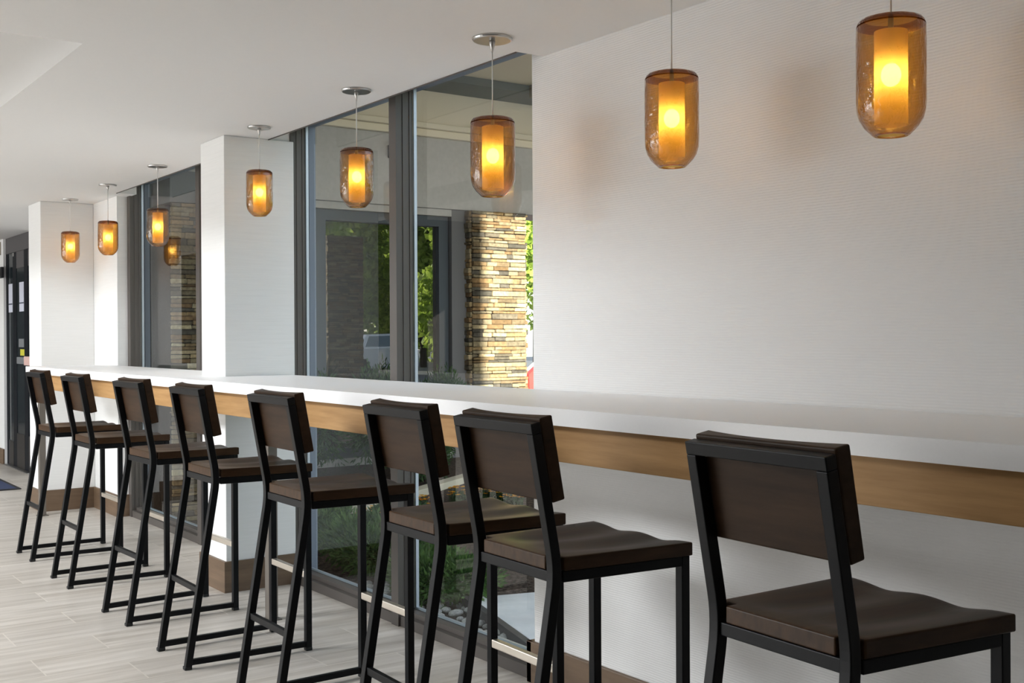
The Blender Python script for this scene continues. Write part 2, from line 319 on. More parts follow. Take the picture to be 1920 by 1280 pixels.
# ------------------------------------------------------------------ entrance door at far left
dr = bpy.data.objects.new('door_1', None); col.objects.link(dr); dr.location = (-11.66, 2.47, 0)
tag(dr, 'dark glazed entrance door at the far left end of the room', 'door', None, 'structure')
def dpart(name, boxes, m, bev=None, par=None):
    bm = bmesh.new()
    for b in boxes: box(bm, b[0]+11.66, b[1]+11.66, b[2]-2.47, b[3]-2.47, b[4], b[5])
    return finish(name, bm, m, par or dr, bev=bev)
dpart('header', [(-12.21, -11.12, 2.492, 2.60, 2.09, ZC)], m_doorframe)
dpart('door_frame', [(-12.21, -12.175, 2.494, 2.60, 0, 2.09), (-11.16, -11.12, 2.494, 2.60, 0, 2.09)], m_doordark)
dpart('stile', [(-12.174, -12.13, 2.498, 2.56, 0, 2.089), (-11.93, -11.78, 2.498, 2.56, 0, 2.089), (-11.46, -11.30, 2.498, 2.56, 0, 2.089), (-11.20, -11.161, 2.498, 2.56, 0, 2.089)], m_doordark)
dpart('rail', [(-11.779, -11.461, 2.499, 2.55, 1.93, 2.089), (-11.299, -11.201, 2.499, 2.55, 1.93, 2.089)], m_doorframe)
dpart('door_glass', [(-12.129, -11.931, 2.502, 2.51, .25, 2.089), (-11.779, -11.461, 2.502, 2.51, .34, 1.929), (-11.299, -11.201, 2.502, 2.51, .34, 1.929)], m_doorglass)
dpart('kick_plate', [(-12.129, -11.931, 2.496, 2.51, .0, .249), (-11.779, -11.461, 2.496, 2.51, 0, .339), (-11.299, -11.201, 2.496, 2.51, 0, .339)], m_kick)
for xa, xb in ((-12.125, -11.96), (-11.665, -11.48)):
    nt_ = dpart('notice', [(xa, xb, 2.4995, 2.5019, 1.51, 1.79)], m_paper)
    bm = bmesh.new(); box(bm, xa+11.66, xb+11.66, 2.4985-2.47, 2.4994-2.47, 1.585, 1.597)
    finish('notice_rule', bm, m_paperline, nt_)
dpart('yellow_sticker', [(-11.64, -11.47, 2.4995, 2.5019, 1.09, 1.15)], m_yellow)
dpart('card_reader', [(-11.70, -11.49, 2.4995, 2.5019, 1.17, 1.25)], m_greyp)
dpart('push_bar', [(-11.74, -11.43, 2.488, 2.4975, 1.01, 1.075)], m_greyp, .003)
dpart('door_handle', [(-11.41, -11.17, 2.480, 2.4975, 1.0, 1.085)], m_pink, .006)
dpart('closer_arm', [(-11.90, -11.85, 2.488, 2.4975, 2.05, 2.085)], m_nickel, .004)
dpart('threshold', [(-12.174, -11.161, 2.45, 2.495, 0, .012)], m_nickel, .003)
bm = bmesh.new(); box(bm, -.075, .075, -.03, .0, -.055, .055); box(bm, -.05, .05, -.045, -.03, -.035, .035)
tag(finish('wall_sensor', bm, m_fix, bev=.006, loc=(-12.25, 2.469, 1.91)), 'small black sensor box on the wall left of the entrance door', 'sensor')
t = thing('wall_sign', (-12.45, 2.47, 2.09), 'beige wall sign board high at the far left edge', 'sign')
part('board', [(-.25, .085, -.02, 0, 0, .13)], m_frame_b, t, .003); part('edge_strip', [(.085, .135, -.026, 0, 0, .13)], m_frame_d, t, .003)
t = thing('entrance_mat', (-11.1, 1.4, 0), 'blue entrance mat on the floor by the far door', 'mat')
part('carpet', [(-.97, .97, -.72, .74, .001, .011)], m_mat_, t, .002); part('border', [(-1, 1, -.75, -.7205, .0005, .009), (-1, 1, .7405, .77, .0005, .009), (-1, -.9705, -.72, .74, .0005, .009), (.9705, 1, -.72, .74, .0005, .009)], m_matedge, t)

# ------------------------------------------------------------------ counter
t = thing('bar_counter', (-2.9, 2.14, 0), 'long white quartz bar counter with golden wooden apron running along the wall', 'counter')
bm = bmesh.new()   # worktop notched around both columns
X0, X1, YF, YB, ZT, ZB = -8.36, 2.2, 1.83, WY-.002, 1.060, 1.015
for b in ((X0, -5.712, YF, 2.38), (-5.712, -5.378, YF, 2.098), (-5.378, X1, YF, YB)): box(bm, b[0]+2.9, b[1]+2.9, b[2]-2.14, b[3]-2.14, ZB, ZT)
bmesh.ops.remove_doubles(bm, verts=bm.verts, dist=.0001)
finish('worktop', bm, m_quartz, t)
part('apron', [(X0+.08+2.9, X1+2.9, 1.868-2.14, 1.893-2.14, .914, ZB-.001)], m_apron, t, .002)
part('end_apron', [(X0+.08+2.9, X0+.105+2.9, 1.894-2.14, 2.37-2.14, .914, ZB-.001)], m_apron, t, .002)
for px, py in ((-4.75, 2.06), (-8.50, 1.965), (-.95, 2.06)):
    l = part('leg', [(px-.022+2.9, px+.022+2.9, py-.022-2.14, py+.022-2.14, .006, .9135+.1)], m_post, t, .003)
    part('foot_plate', [(px-.035+2.9, px+.035+2.9, py-.035-2.14, py+.035-2.14, 0, .006)], m_post, l)

# ------------------------------------------------------------------ bar stools
W, WF, DB, DT, DF, ZS, ZTP, ZCB, ZFR, T = .318, .351, .117, .063, .368, .715, 1.056, .292, .302, .025
def bend_path(s):
    x = s*W/2
    a = Vector((x, -DB, .0)); b = Vector((x, 0, ZS)); c = Vector((x, -DT, ZTP)); c = c+(b-c).normalized()*.0251; pts = [a]
    r = .055; u = (a-b).normalized()*r; v_ = (c-b).normalized()*r
    for i in range(7):
        k = i/6; pts.append(b+u*(1-k)**2+v_*k*k)
    pts.append(c); return pts
def make_stool():
    t = bpy.data.objects.new('bar_stool', None); col.objects.link(t); t.empty_display_size = .1
    for s in (-1, 1):
        pth = bend_path(s); pth[0] = Vector((s*W/2, -DB*(1-.012/ZS), .012))
        bm = bmesh.new(); sweep(bm, pth, (1, 0, 0), T, T); lg = finish('leg', bm, m_black, t, bev=.002)
        bm = bmesh.new(); box(bm, s*W/2-.0135, s*W/2+.0135, -DB-.014, -DB+.015, 0, .014); finish('foot_cap', bm, m_cap, lg, bev=.003)
        bm = bmesh.new(); sweep(bm, [(s*WF/2, DF, .012), (s*WF/2, DF, ZS-.0005)], (1, 0, 0), T, T); lg = finish('leg', bm, m_black, t, bev=.002)
        bm = bmesh.new(); box(bm, s*WF/2-.0135, s*WF/2+.0135, DF-.0135, DF+.0135, 0, .014); finish('foot_cap', bm, m_cap, lg, bev=.003)
        bm = bmesh.new(); a = Vector((s*W/2, -DB+.014, .026)); b = Vector((s*WF/2, DF-.0126, .026)); sweep(bm, [a, b], (0, 0, 1), .022, .019)
        finish('runner', bm, m_black, t, bev=.002)
    up0 = Vector((0, -DT, ZTP-ZS)).normalized(); rc_ = Vector((0, -DT, ZTP))-up0*.0125; ang = math.atan2(DT, ZTP-ZS)
    bm = bmesh.new(); box(bm, -W/2-.0125, W/2+.0125, -.0125, .0125, -.0124, .0125, 0, Matrix.Translation(rc_)@Matrix.Rotation(ang, 4, 'X')); finish('top_rail', bm, m_black, t, bev=.002)
    z = ZCB; y = -DB*(1-z/ZS); bm = bmesh.new(); sweep(bm, [(-W/2+.0126, y, z), (W/2-.0126, y, z)], (0, 0, 1), .022, .016); finish('crossbar', bm, m_black, t, bev=.002)
    z = ZFR; bm = bmesh.new(); box(bm, -WF/2+.0126, WF/2-.0126, DF-.012, DF+.010, z-.013, z+.013)
    f = finish('footrest', bm, m_steel, t, bev=.003); f['label'] = 'polished metal footrest bar'
    bm = bmesh.new(); zf = ZS-.0125
    sweep(bm, [(-W/2+.0126, -.002, zf), (W/2-.0126, -.002, zf)], (0, 0, 1), T, .02)
    sweep(bm, [(-WF/2+.0126, DF, zf), (WF/2-.0126, DF, zf)], (0, 0, 1), T, T)
    for s in (-1, 1): sweep(bm, [(s*W/2, .0126, zf), (s*WF/2, DF-.0126, zf)], (0, 0, 1), T, T)
    finish('seat_frame', bm, m_black, t, bev=.002)
    # dished seat notched round the rear legs
    bm = bmesh.new(); nx, ny = 26, 22; ys = [-.011, .0005, .0145]+[.0145+(.382-.0145)*i/ny for i in range(1, ny+1)]
    us = [-1+2*i/nx for i in range(nx+1)]; g = {}
    zt_ = .748
    def hw(y): return .1725+(.198-.1725)*max(0, y)/.382
    for j, y in enumerate(ys):
        for i, u in enumerate(us):
            x = u*(hw(y) if abs(u) > .8 else hw(y)); q = min(1, max(0, (y-.02)/.33))
            dish = math.exp(-((abs(u)-.42)/.30)**2); lon = math.sin(math.pi*min(1, max(0, (y-.03)/.40)))**.8 if y > .03 else 0
            zz = zt_-.011*dish*lon*(1-.25*q)-.004*(1-abs(u))*lon
            if y > .33: zz -= .005*math.exp(-((abs(u)-.45)/.22)**2)*((y-.33)/.052)
            g[i, j] = bm.verts.new((x, y, zz))
    tops = []
    for j in range(len(ys)-1):
        for i in range(nx):
            um = abs((us[i]+us[i+1])/2)
            if j < 2 and um > .80: continue
            tops.append(bm.faces.new((g[i, j], g[i+1, j], g[i+1, j+1], g[i, j+1])))
    bmesh.ops.delete(bm, geom=[v for v in bm.verts if not v.link_faces], context='VERTS')
    r = bmesh.ops.extrude_face_region(bm, geom=tops)
    for v in r['geom']:
        if isinstance(v, bmesh.types.BMVert): v.co.z = ZS+.0005
    for f in bm.faces: f.smooth = True
    o = finish('seat', bm, m_seat, t, bev=.0035, seg=3)
    for p in o.data.polygons: p.use_smooth = abs(p.normal.z) > .7
    # curved backrest panel fixed to the front of the two posts
    bm = bmesh.new(); up = Vector((0, -DT, ZTP-ZS)).normalized(); fw = Vector((0, up.z, -up.y)); base = Vector((0, 0, ZS))
    Lp = (ZTP-ZS)/up.z; s0, s1 = Lp*.455, Lp+.008; cols_ = 20; front = []; back = []
    for i in range(cols_+1):
        u = -1+2*i/cols_; x = u*.171; th = .020+.015*abs(u)**2.2
        for arr, d in ((back, .0142), (front, .0142+th)):
            arr.append([bm.verts.new(base+up*s_+fw*d+Vector((x, 0, 0))) for s_ in (s0, (s0+s1)/2, s1)])
    for i in range(cols_):
        for a in range(2):
            bm.faces.new((back[i][a], back[i][a+1], back[i+1][a+1], back[i+1][a])); bm.faces.new((front[i][a], front[i+1][a], front[i+1][a+1], front[i][a+1]))
        bm.faces.new((back[i][2], front[i][2], front[i+1][2], back[i+1][2])); bm.faces.new((back[i][0], back[i+1][0], front[i+1][0], front[i][0]))
    for i in (0, cols_):
        for a in range(2): bm.faces.new((back[i][a], front[i][a], front[i][a+1], back[i][a+1]))
    finish('backrest', bm, m_backw, t, bev=.004, seg=3)
    return t
ST = [(-6.948, 1.630, .006), (-6.095, 1.617, .005), (-5.179, 1.624, .031), (-4.379, 1.610, -.013), (-3.580, 1.613, -.012), (-2.766, 1.626, -.037), (-2.220, 1.589, -.035), (-1.368, 1.553, -.061)]
SL = ['black metal bar stool at the far left end of the counter, nearest the door',
      'second bar stool from the entrance door, just right of the far column',
      'third bar stool from the entrance door, in front of the narrow window',
      'fourth bar stool from the entrance door, standing before the white middle column',
      'fifth bar stool from the entrance door, first one right of the middle column',
      'bar stool half hidden by its close neighbour, streaked daylight on its brown seat',
      'bar stool with a brown backrest top standing where the window meets the textured wall',
      'largest and nearest dark wooden bar stool, alone at the right of the photo']
proto = make_stool()
for i, (x, y, a) in enumerate(ST):
    o = proto if i == 0 else copy_tree(proto)
    o.location = (x, y, 0); o.rotation_euler = (0, 0, a); tag(o, SL[i], 'bar stool', 'bar stools along the counter')

# ------------------------------------------------------------------ pendants
def make_pendant(cord_len, s):
    """origin at the ceiling; glass hangs below by cord_len to its top; s = size"""
    t = bpy.data.objects.new('pendant_light', None); col.objects.link(t); t.empty_display_size = .05
    H = .264*s; z0 = -cord_len-H
    bm = bmesh.new(); prof = [(.036, .000), (.039, .001), (.046, .008), (.058, .020), (.068, .036), (.0735, .055), (.0750, .075), (.0750, .13), (.0750, .20), (.0745, .238), (.0725, .250), (.067, .2575), (.058, .2605), (.030, .2635), (.006, .264)]
    rr_ = random.Random(int(cord_len*1000))
    lathe(bm, [(r*s, z0+z*s) for r, z in prof], 48)
    g = finish('glass_shade', bm, m_amber, t, smooth=True); g['label'] = 'amber seeded glass cylinder'
    bm = bmesh.new(); lathe(bm, [(.030*s, z0+.0005), (.036*s, z0+.0005), (.0365*s, z0+.003), (.030*s, z0+.003), (.030*s, z0+.0005)], 40); finish('bottom_rim', bm, m_amber, t, smooth=True)
    bm = bmesh.new(); lathe(bm, [(.0742*s, z0+.243*s), (.0715*s, z0+.2515*s), (.0665*s, z0+.2565*s), (.057*s, z0+.2592*s)], 48); finish('top_rim', bm, m_amberdark, t, smooth=True)
    bm = bmesh.new(); lathe(bm, [(.036*s, z0+.024*s), (.036*s, z0+.232*s)], 40); lathe(bm, [(.036*s, z0+.232*s), (.008*s, z0+.2325*s)], 40)
    finish('diffuser', bm, m_diff, t, smooth=True)
    bm = bmesh.new(); bmesh.ops.create_uvsphere(bm, u_segments=16, v_segments=12, radius=.0195*s, matrix=Matrix.Translation((0, 0, z0+.135*s))@Matrix.Diagonal((1, 1, 1.35, 1))); finish('bulb', bm, m_bulb, t, smooth=True)
    bm = bmesh.new(); lathe(bm, [(.012*s, z0+.158*s), (.012*s, z0+.205*s), (.006*s, z0+.215*s), (.006*s, z0+.268*s)], 20, cap0=True, cap1=True); finish('socket', bm, m_nickel, t, smooth=True)
    bm = bmesh.new(); lathe(bm, [(.0021, -cord_len+.002), (.0021, -.02)], 10, cap0=True, cap1=True); finish('cord', bm, m_cord, t, smooth=True)
    bm = bmesh.new(); lathe(bm, [(.0035*s, -.048*s), (.009*s, -.022*s), (.011*s, -.012*s)], 20, cap0=True, cap1=True); finish('cord_grip', bm, m_nickel, t, smooth=True)
    bm = bmesh.new(); lathe(bm, [(.062*s, -.0105*s), (.0655*s, -.0085*s), (.0665*s, -.004*s), (.0665*s, -.0003)], 40, cap0=True, cap1=True); finish('canopy', bm, m_nickel, t, smooth=False, bev=.001)
    return t
m_cord = mat('pale_cord', (.80, .80, .78), .4)
PD = [(-8.47, 2.014, .84, 'first amber glass pendant from the far left, hanging before the far column'),
      (-7.549, 2.011, .84, 'second amber glass pendant from the far left, against the bright wall strip'),
      (-6.562, 1.999, .83, 'amber glass pendant hanging in front of the narrow window and its stone'),
      (-5.092, 2.041, .825, 'amber glass pendant hanging in front of the white middle column'),
      (-4.112, 2.010, .90, 'amber glass pendant hanging before the left pane of the wide window'),
      (-3.145, 1.980, 1.0, 'amber glass pendant hanging before the right pane of the wide window'),
      (-2.284, 1.966, .98, 'amber glass pendant against the textured wall, left one of the two there'),
      (-1.582, 1.954, 1.0, 'largest amber glass pendant in the upper right corner against the wall')]
for x, zt, s, lab in PD:
    t = make_pendant(ZC-zt, s); t.location = (x, 2.16, ZC); tag(t, lab, 'pendant light', 'amber pendants in a row above the counter')

# ------------------------------------------------------------------ exterior: wing of the building
GX = -8.0; GZ = -.06
def stonework(name, faces, label, seed, core):
    """faces: list of (origin, udir, width, ndir); z from za to zb; ledge stones as small rough blocks"""
    rr_ = random.Random(seed); bm = bmesh.new(); lay = bm.loops.layers.color.new('stone')
    tones = [(.56, .48, .36), (.62, .55, .43), (.50, .44, .35), (.64, .60, .50), (.45, .42, .37), (.36, .345, .32), (.58, .49, .37), (.68, .62, .51), (.54, .44, .32), (.60, .55, .45), (.55, .51, .43)]
    def cbox(o, u, n, a, b, z0, z1, d, c):
        P = []
        for uu in (a, b):
            for nn_ in (-.03, d):
                for zz in (z0, z1): P.append(bm.verts.new(Vector(o)+Vector(u)*(uu+rr_.uniform(-.003, .003))+Vector(n)*(nn_+rr_.uniform(-.004, .004))+Vector((0, 0, zz+rr_.uniform(-.003, .003)))))
        for q in ((0, 1, 3, 2), (4, 6, 7, 5), (0, 4, 5, 1), (2, 3, 7, 6), (0, 2, 6, 4), (1, 5, 7, 3)):
            f = bm.faces.new([P[i] for i in q])
            for lp in f.loops: lp[lay] = (*c, 1)
    za, zb = core[4], core[5]
    vs, fs = box(bm, *core)
    for f in fs:
        for lp in f.loops: lp[lay] = (.05, .04, .03, 1)
    for o, u, wd, n in faces:
        z = za
        while z < zb-.01:
            h = min(rr_.choice((.022, .026, .03, .034, .038, .046)), zb-z); a = 0
            if zb-z-h < .02: h = zb-z
            while a < wd-.001:
                ln = rr_.uniform(.06, .21)
                if wd-a-ln < .05: ln = wd-a
                c = rr_.choice(tones); k = rr_.uniform(.85, 1.12)
                cbox((o[0], o[1], 0), u, n, a+.0015, a+ln-.0015, z+.0015, z+h-.002, rr_.uniform(.006, .034), tuple(x*k for x in c))
                a += ln
            z += h
    o = finish(name, bm, m_stone, bev=.004, seg=1)
    return tag(o, label, 'stone pillar')
pil = stonework('stone_pillar', [((GX+.05, 5.24), (0, 1, 0), .55, (1, 0, 0)), ((GX-.45, 5.24), (1, 0, 0), .5, (0, -1, 0)), ((GX-.45, 5.79), (1, 0, 0), .5, (0, 1, 0))],
          'sunlit tan stacked-stone pillar outside the wide window', 3, (GX-.45, GX+.05, 5.24, 5.79, GZ, 2.30))
stonework('stone_pier', [((GX+.0, 2.72), (0, 1, 0), .85, (1, 0, 0))], 'shaded grey-green stacked-stone pier seen through the narrow window', 5, (GX-.4, GX+.0, 2.72, 3.57, GZ, 2.21))
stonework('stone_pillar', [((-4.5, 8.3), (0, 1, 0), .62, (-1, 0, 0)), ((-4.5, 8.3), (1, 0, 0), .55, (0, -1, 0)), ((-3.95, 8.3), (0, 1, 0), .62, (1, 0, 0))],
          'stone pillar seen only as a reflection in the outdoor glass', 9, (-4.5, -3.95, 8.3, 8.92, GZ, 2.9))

t = thing('pier_beam_screen', (-7.4, 3.02, GZ), 'grey stucco beam and added light-blocking wall adjoining the shaded stone pier', 'wall')
part('wall', [(-.58, .47, -.06, .06, 0, 2.36)], m_stucco, t); part('beam', [(-1.0, -.597, -.3, .55, 2.275, 2.50)], m_pil, t)  # wall box is unseen, added to stop panel light leaving by the narrow window
t = wing = thing('building_wing', (GX, 4.5, GZ), 'grey stucco wing of the building with dark-framed windows outside', 'building')
def wpart(name, boxes, m, par=None, bev=None):
    bm = bmesh.new()
    for b in boxes: box(bm, b[0]-GX, b[1]-GX, b[2]-4.5, b[3]-4.5, b[4]-GZ, b[5]-GZ)
    return finish(name, bm, m, par or t, bev=bev)
wpart('wall', [(GX-.4, GX+.02, 2.72, 7.0, 2.302, 2.87), (GX-.35, GX-.02, 3.60, 5.09, GZ, .30), (GX-.35, GX-.02, 3.6, 5.09, 2.245, 2.30)], m_stucco)
wpart('pilaster', [(GX-.35, GX-.02, 5.09, 5.235, GZ, 2.301)], m_pil)
wpart('cornice', [(GX-.4, GX+.06, 2.72, 7.0, 2.872, 2.93), (GX-.4, GX+.10, 2.72, 7.0, 2.932, 2.975), (GX-.4, GX+.05, 2.72, 7.0, 2.977, 3.30)], m_cream, bev=.004)
wf = wpart('window_frame', [(GX-.16, GX-.06, 3.60, 5.08, 2.16, 2.243), (GX-.16, GX-.06, 3.60, 5.08, .302, .38), (GX-.16, GX-.06, 3.60, 3.70, .38, 2.16), (GX-.16, GX-.06, 3.86, 3.96, .38, 2.16), (GX-.16, GX-.06, 4.99, 5.08, .38, 2.16)], m_dframe)
wpart('pane', [(GX-.115, GX-.11, 3.701, 3.859, .381, 2.159), (GX-.115, GX-.11, 3.961, 4.989, .381, 2.159)], m_glassx, wf)
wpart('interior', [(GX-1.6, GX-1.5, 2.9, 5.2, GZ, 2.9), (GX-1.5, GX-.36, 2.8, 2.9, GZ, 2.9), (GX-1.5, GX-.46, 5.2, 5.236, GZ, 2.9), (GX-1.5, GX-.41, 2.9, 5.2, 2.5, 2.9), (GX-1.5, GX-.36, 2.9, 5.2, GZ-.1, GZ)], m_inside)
t = canopy_ = thing('entrance_canopy', (-5.5, 5, 3.3), 'cream canopy ceiling with grey beam outside the wide window', 'canopy')
def cpart(name, boxes, m):
    bm = bmesh.new()
    for b in boxes: box(bm, b[0]+5.5, b[1]+5.5, b[2]-5, b[3]-5, b[4]-3.3, b[5]-3.3)
    return finish(name, bm, m, t)
cpart('soffit', [(-7.95, -2.6, 2.03, 14.0, 3.302, 3.5)], m_cream)
cpart('cross_beam', [(-7.549, -2.61, 5.55, 6.35, 3.20, 3.3015)], m_olive)
cpart('beam', [(-7.945, -7.55, 2.03, 14.0, 3.24, 3.30)], m_creamd)
cpart('edge_fascia', [(-2.6, -2.45, 2.03, 14.0, 3.20, 3.5)], m_cream)
struct('wall_outside', [(-18, 3.2, 2.501, 2.60, 2.461, 3.6)], m_stucco, label='outer face of the main building above the windows', cat='wall')
t = flood = thing('floodlight', (GX+.02, 4.52, 2.72), 'small black floodlight with bright lens on the grey outdoor wall', 'floodlight')
part('housing', [(.0, .09, -.055, .055, -.05, .055)], m_fix, t, .008); part('lens', [(.0905, .096, -.035, .035, -.032, .035)], m_lens, t, .002)

K = 1.3125   # the wing stands further off: enlarge it about the eye height point
for o in (pil, wing, canopy_, flood):
    o.location = Vector((0, 0, 1.25))+K*(Vector(o.location)-Vector((0, 0, 1.25))); o.scale = (K, K, K)

# ------------------------------------------------------------------ exterior ground
def ground(name, x0, x1, y0, y1, z0, z1, m, lab, bev=None): return struct(name, [(x0, x1, y0, y1, z0, z1)], m, bev, lab, 'ground')
ground('ground_mulch', -10.45, -3.3, 2.605, 7.6, -.4, GZ, m_soil, 'dark bark mulch bed outside the windows')
o = finish('ground_path', (lambda bm: (box(bm, 0, 14, 0, 3.0, 0, .05), bm)[1])(bmesh.new()), m_conc, bev=.004, loc=(-4.62, 3.02, GZ)); o.rotation_euler = (0, 0, math.radians(-16)); tag(o, 'pale concrete path outside the wide window', 'path', None, 'structure')
bm = bmesh.new(); box(bm, 0, 14, -.035, -.002, 0, .06); o = finish('trim_4', bm, m_edge, loc=(-4.62, 3.02, GZ)); o.rotation_euler = (0, 0, math.radians(-16)); tag(o, 'dark edging strip along the concrete path', 'trim', None, 'structure')
o = finish('ground_kerb', (lambda bm: (box(bm, 0, 3.3, -.06, .06, 0, .06), bm)[1])(bmesh.new()), m_kerb, bev=.006, loc=(-7.55, 3.95, GZ)); o.rotation_euler = (0, 0, math.radians(123.7)); tag(o, 'cream kerb crossing the mulch bed', 'kerb', None, 'structure')
ground('ground_far', -60, 80, 7.6, 90, -.5, -.09, m_asph, 'grey paved forecourt beyond the planting')
ground('ground_side', -3.3, 80, 2.605, 7.6, -.5, -.09, m_asph, 'grey paved forecourt beside the building')

# pebbles
pm = []
for k in range(6):
    bm = bmesh.new(); bmesh.ops.create_icosphere(bm, subdivisions=2, radius=.028)
    for v in bm.verts: v.co = Vector((v.co.x*R.uniform(1.1, 1.12)*(1+.08*(k % 3)), v.co.y, v.co.z*.62)); 
    me = bpy.data.meshes.new('river_pebble'); bm.to_mesh(me); bm.free(); me.materials.append(m_peb)
    for p in me.polygons: p.use_smooth = True
    pm.append(me)
pp = []
for k in range(900):
    if len(pp) > 210: break
    x = R.uniform(-5.35, -3.36); y = R.uniform(2.72, 3.0-(x+4.6)*.25 if x > -4.6 else 3.0)
    y = max(2.745, y); s = R.uniform(.6, 1.25)
    if any((x-a)**2+(y-b)**2 < (.031*(s+c))**2 for a, b, c in pp): continue
    pp.append((x, y, s)); o = bpy.data.objects.new('river_pebble', pm[k % 6]); col.objects.link(o); o.scale = (s, s, s)
    o.location = (x, max(2.745, y), GZ+.014*s); o.rotation_euler = (R.uniform(-.2, .2), R.uniform(-.2, .2), R.uniform(0, 6.28)); tag(o, 'smooth grey river pebble lying outside the foot of the window', 'pebble', 'river pebbles outside the window')

# planting
def foliage(bm, c, rad, n, leaf, rr_, spiky=False, fill=.35):
    for _ in range(n):
        while True:
            d = Vector((rr_.gauss(0, 1), rr_.gauss(0, 1), rr_.gauss(0, 1)))
            if d.length > .01: break
        d.normalize(); k = fill+(1-fill)*rr_.random()**.5; lump = 1+.18*math.sin(5*d.x+c[0]*7)*math.cos(4*d.y+3*d.z)
        p = Vector(c)+Vector((d.x*rad[0], d.y*rad[1], d.z*rad[2]))*k*lump
        if spiky:
            q = (d+Vector((rr_.uniform(-.6, .6), rr_.uniform(-.6, .6), rr_.uniform(-.2, .7)))).normalized()*leaf*rr_.uniform(.7, 1.6)
            s_ = q.cross(Vector((rr_.uniform(-1, 1), rr_.uniform(-1, 1), rr_.uniform(-1, 1)))).normalized()*leaf*.16
            bm.faces.new([bm.verts.new(x) for x in (p-s_*.6, p+q*.5-s_, p+q, p+q*.5+s_, p+s_*.6)])
        else:
            q = Vector((rr_.uniform(-1, 1), rr_.uniform(-1, 1), rr_.uniform(-1, 1))).normalized()*leaf
            s_ = q.cross(Vector((rr_.uniform(-1, 1), rr_.uniform(-1, 1), rr_.uniform(-1, 1)))).normalized()*leaf*.55
            bm.faces.new([bm.verts.new(x) for x in (p-q, p+s_, p+q, p-s_)])
def shrub(loc, rad, n, leaf, m, lab, seed, group=None, spiky=True, blobs=5, name='shrub'):
    rr_ = random.Random(seed); t = thing(name, loc, lab, 'shrub', group); bm = bmesh.new()
    for b in range(blobs):
        a = 6.28*b/blobs+rr_.random(); rx = rad[0]*.42
        foliage(bm, (math.cos(a)*rx, math.sin(a)*rad[1]*.42, rad[2]*rr_.uniform(.85, 1.15)), (rad[0]*.62, rad[1]*.62, rad[2]*.85), n//blobs, leaf, rr_, spiky)
    for v in bm.verts: v.co.z = max(v.co.z, .01)
    finish('foliage', bm, m, t)
    bm = bmesh.new()
    for b in range(5):
        a = 6.28*b/5; sweep(bm, [(0, 0, 0), (math.cos(a)*rad[0]*.5, math.sin(a)*rad[1]*.5, rad[2]*1.0)], Vector((-math.sin(a), math.cos(a), 0)), .01, .01)
    finish('stem', bm, m_bark, t); return t
YG = 'low evergreen shrubs outside the windows'
shrub((-4.86, 3.02, GZ), (.38, .25, .125), 5200, .035, m_yew, 'spiky green yew shrub nearest the wall end, outside the right pane', 21, YG)
shrub((-5.65, 3.06, GZ), (.42, .27, .15), 5200, .035, m_yew, 'green yew shrub outside, behind the window mullion', 22, YG)
shrub((-6.44, 3.02, GZ), (.36, .27, .16), 5200, .035, m_yew, 'green yew shrub outside the left part of the wide window', 23, YG)
shrub((-6.75, 3.85, GZ), (.22, .2, .09), 2200, .035, m_hedge, 'grey-green shrub in the mulch bed behind the front yews', 24, YG)
HG = 'dark hedge shrubs under the outdoor window'
for k, (x, y, h) in enumerate(((-9.95, 4.75, .50), (-9.95, 5.45, .53), (-9.95, 6.15, .50))):
    shrub((x, y, GZ), (.24, .34, h), 4200, .045, m_hedge, ('dark hedge shrub under the left of the outdoor window', 'dark hedge shrub under the middle of the outdoor window', 'dark hedge shrub beside the slate pilaster outside')[k], 25+k, HG)
shrub((-8.75, 5.25, GZ), (.22, .22, .26), 3200, .04, m_hedge, 'upright dark shrub standing alone before the stone pillar', 29)
# orange flowers
def flowers(loc, rx, ry, n, lab, seed):
    rr_ = random.Random(seed); t = thing('flower_patch', loc, lab, 'flowers', 'orange flowers in the mulch bed'); bm = bmesh.new(); b2 = bmesh.new()
    for _ in range(n):
        x, y, z = rr_.uniform(-rx, rx), rr_.uniform(-ry, ry), rr_.uniform(.06, .13)
        for k in range(5):
            a = 6.28*k/5+rr_.random(); u = Vector((math.cos(a), math.sin(a), .25))*.024; s_ = Vector((-math.sin(a), math.cos(a), 0))*.013
            p = Vector((x, y, z)); bm.faces.new([b2v for b2v in (bm.verts.new(p), bm.verts.new(p+u*.6-s_), bm.verts.new(p+u), bm.verts.new(p+u*.6+s_))])
        sweep(b2, [(x, y, 0), (x, y, z)], (1, 0, 0), .003, .003)
    foliage(b2, (0, 0, .04), (rx, ry, .05), n*5, .02, rr_, False, 0)
    o = finish('blossom', bm, m_orange, t); o['kind'] = 'stuff'; finish('greenery', b2, m_stem, t)
flowers((-7.38, 5.12, GZ), .30, .07, 80, 'widest orange flower patch in the mulch, seen under the backrest of the seventh stool', 31)
flowers((-7.60, 4.88, GZ), .07, .07, 26, 'small orange flower clump at the left end of the widest patch', 32)
flowers((-7.35, 4.38, GZ), .08, .06, 20, 'small orange flower clump left of the mullion edge', 33)
flowers((-7.04, 3.78, GZ), .10, .06, 20, 'orange flower clump behind the yew shrubs in the left pane', 34)

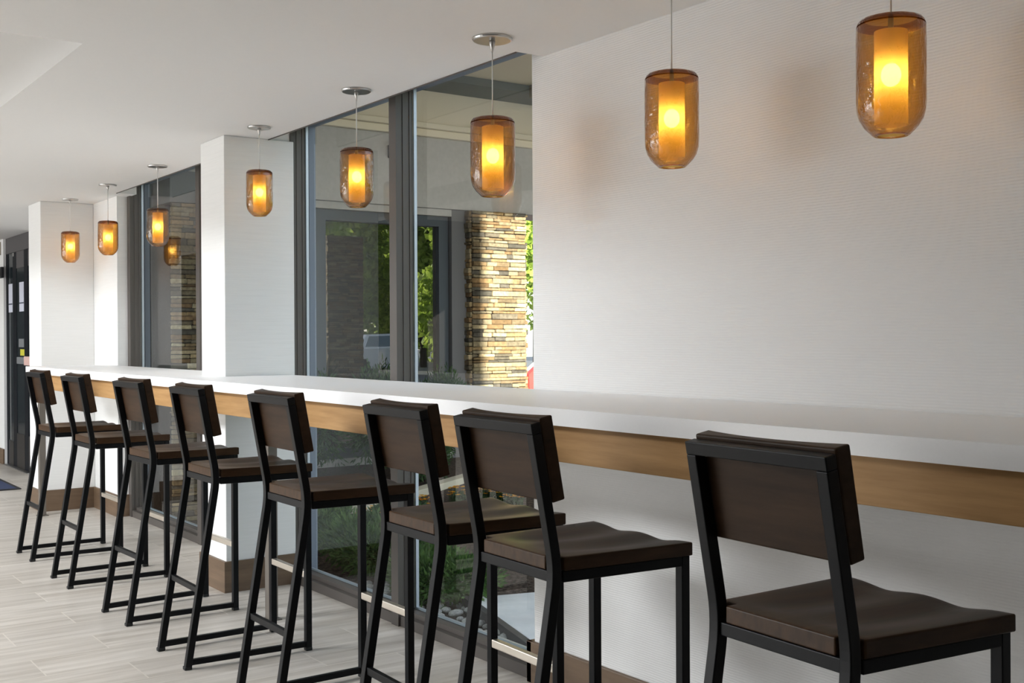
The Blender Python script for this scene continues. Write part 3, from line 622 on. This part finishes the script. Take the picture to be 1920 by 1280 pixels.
# trees and cars beyond
def tree(loc, h, rad, n, leaf, lab, seed, m=None, group=None):
    rr_ = random.Random(seed); t = thing('tree', loc, lab, 'tree', group); bm = bmesh.new()
    for b in range(11):
        a = rr_.random()*6.28; rx = rad*rr_.uniform(0, .75); zz = rr_.uniform(.25, .95)*h
        foliage(bm, (math.cos(a)*rx, math.sin(a)*rx, zz), (rad*.5, rad*.5, h*.17), n//11, leaf, rr_, False, .2)
    for v in bm.verts: v.co.z = max(v.co.z, .02)
    finish('foliage', bm, m or m_tree, t)
    bm = bmesh.new(); lathe(bm, [(.16, 0), (.12, h*.4), (.05, h*.8)], 10, cap0=True, cap1=True); finish('trunk', bm, m_bark, t); return t
def place(px, depth, z=-.09): 
    d = Fv+R2*((px-960)/FPX); return (d.x*depth, d.y*depth, z)
tree(place(1010, 27), 7.5, 2.2, 9000, .11, 'sunlit tree beside the stone pillar outside', 41)
tree(place(1055, 35), 8, 2.6, 7000, .12, 'sunlit tree behind the red car outside', 42)
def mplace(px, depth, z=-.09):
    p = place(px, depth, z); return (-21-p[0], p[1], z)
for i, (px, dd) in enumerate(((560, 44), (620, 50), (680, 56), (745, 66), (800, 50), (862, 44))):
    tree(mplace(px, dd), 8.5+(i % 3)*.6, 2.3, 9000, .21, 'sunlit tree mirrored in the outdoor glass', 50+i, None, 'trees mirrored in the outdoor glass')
rr_ = random.Random(77); bm = bmesh.new()  # tree belt added to block the bright sky at the horizon
for k in range(26):
    a = math.radians(22+k*4.6); r_ = 46+3*math.sin(k*2.1)
    foliage(bm, (-6+r_*math.cos(a), 4+r_*math.sin(a), 3.0+rr_.uniform(-.4, .6)), (3.2, 3.2, 3.4), 900, .34, rr_, False, .2)
tag(finish('glare_block_trees', bm, m_tree), 'added belt of green trees blocking horizon glare beyond the forecourt', 'trees', None, 'stuff')
def car(name, loc, rz, m, lab):
    t = thing(name, loc, lab, 'car', None, rz)
    prof = [(-2.2, .30), (-2.22, .75), (-2.0, .95), (-1.55, 1.0), (-.95, 1.42), (.75, 1.46), (1.45, 1.02), (2.1, .86), (2.25, .6), (2.22, .30)]
    bm = bmesh.new(); A = []
    for s in (-1, 1): A.append([bm.verts.new((x, s*(.88-(.16 if z > 1.2 else 0)), z)) for x, z in prof])
    n_ = len(prof)
    for i in range(n_): bm.faces.new((A[0][i], A[0][(i+1) % n_], A[1][(i+1) % n_], A[1][i]))
    bm.faces.new(A[0]); bm.faces.new(A[1][::-1]); finish('body', bm, m, t, bev=.05, seg=2)
    bm = bmesh.new()
    for s in (-1, 1):
        q = [(-1.30, 1.03), (-.88, 1.36), (.70, 1.39), (1.25, 1.03)]
        a = [bm.verts.new((x, s*(.895-(.15 if z > 1.2 else 0)), z)) for x, z in q]; b = [bm.verts.new((x, s*(.86-(.15 if z > 1.2 else 0)), z)) for x, z in q]
        bm.faces.new(a); bm.faces.new(b[::-1])
        for i in range(4): bm.faces.new((a[i], a[(i+1) % 4], b[(i+1) % 4], b[i]))
    finish('side_window', bm, m_carglass, t)
    for x in (-1.4, 1.4):
        for s in (-1, 1):
            bm = bmesh.new(); bmesh.ops.create_cone(bm, cap_ends=True, segments=24, radius1=.32, radius2=.32, depth=.22, matrix=Matrix.Translation((x, s*.80, .32))@Matrix.Rotation(math.pi/2, 4, 'X')); finish('wheel', bm, m_tyre, t)
rc = Vector(place(992, 19))+Rv*2.15
car('car', (rc.x, rc.y, -.09), math.atan2(Rv.y, Rv.x), m_red, 'red parked car glimpsed between stone pillar and wall end')
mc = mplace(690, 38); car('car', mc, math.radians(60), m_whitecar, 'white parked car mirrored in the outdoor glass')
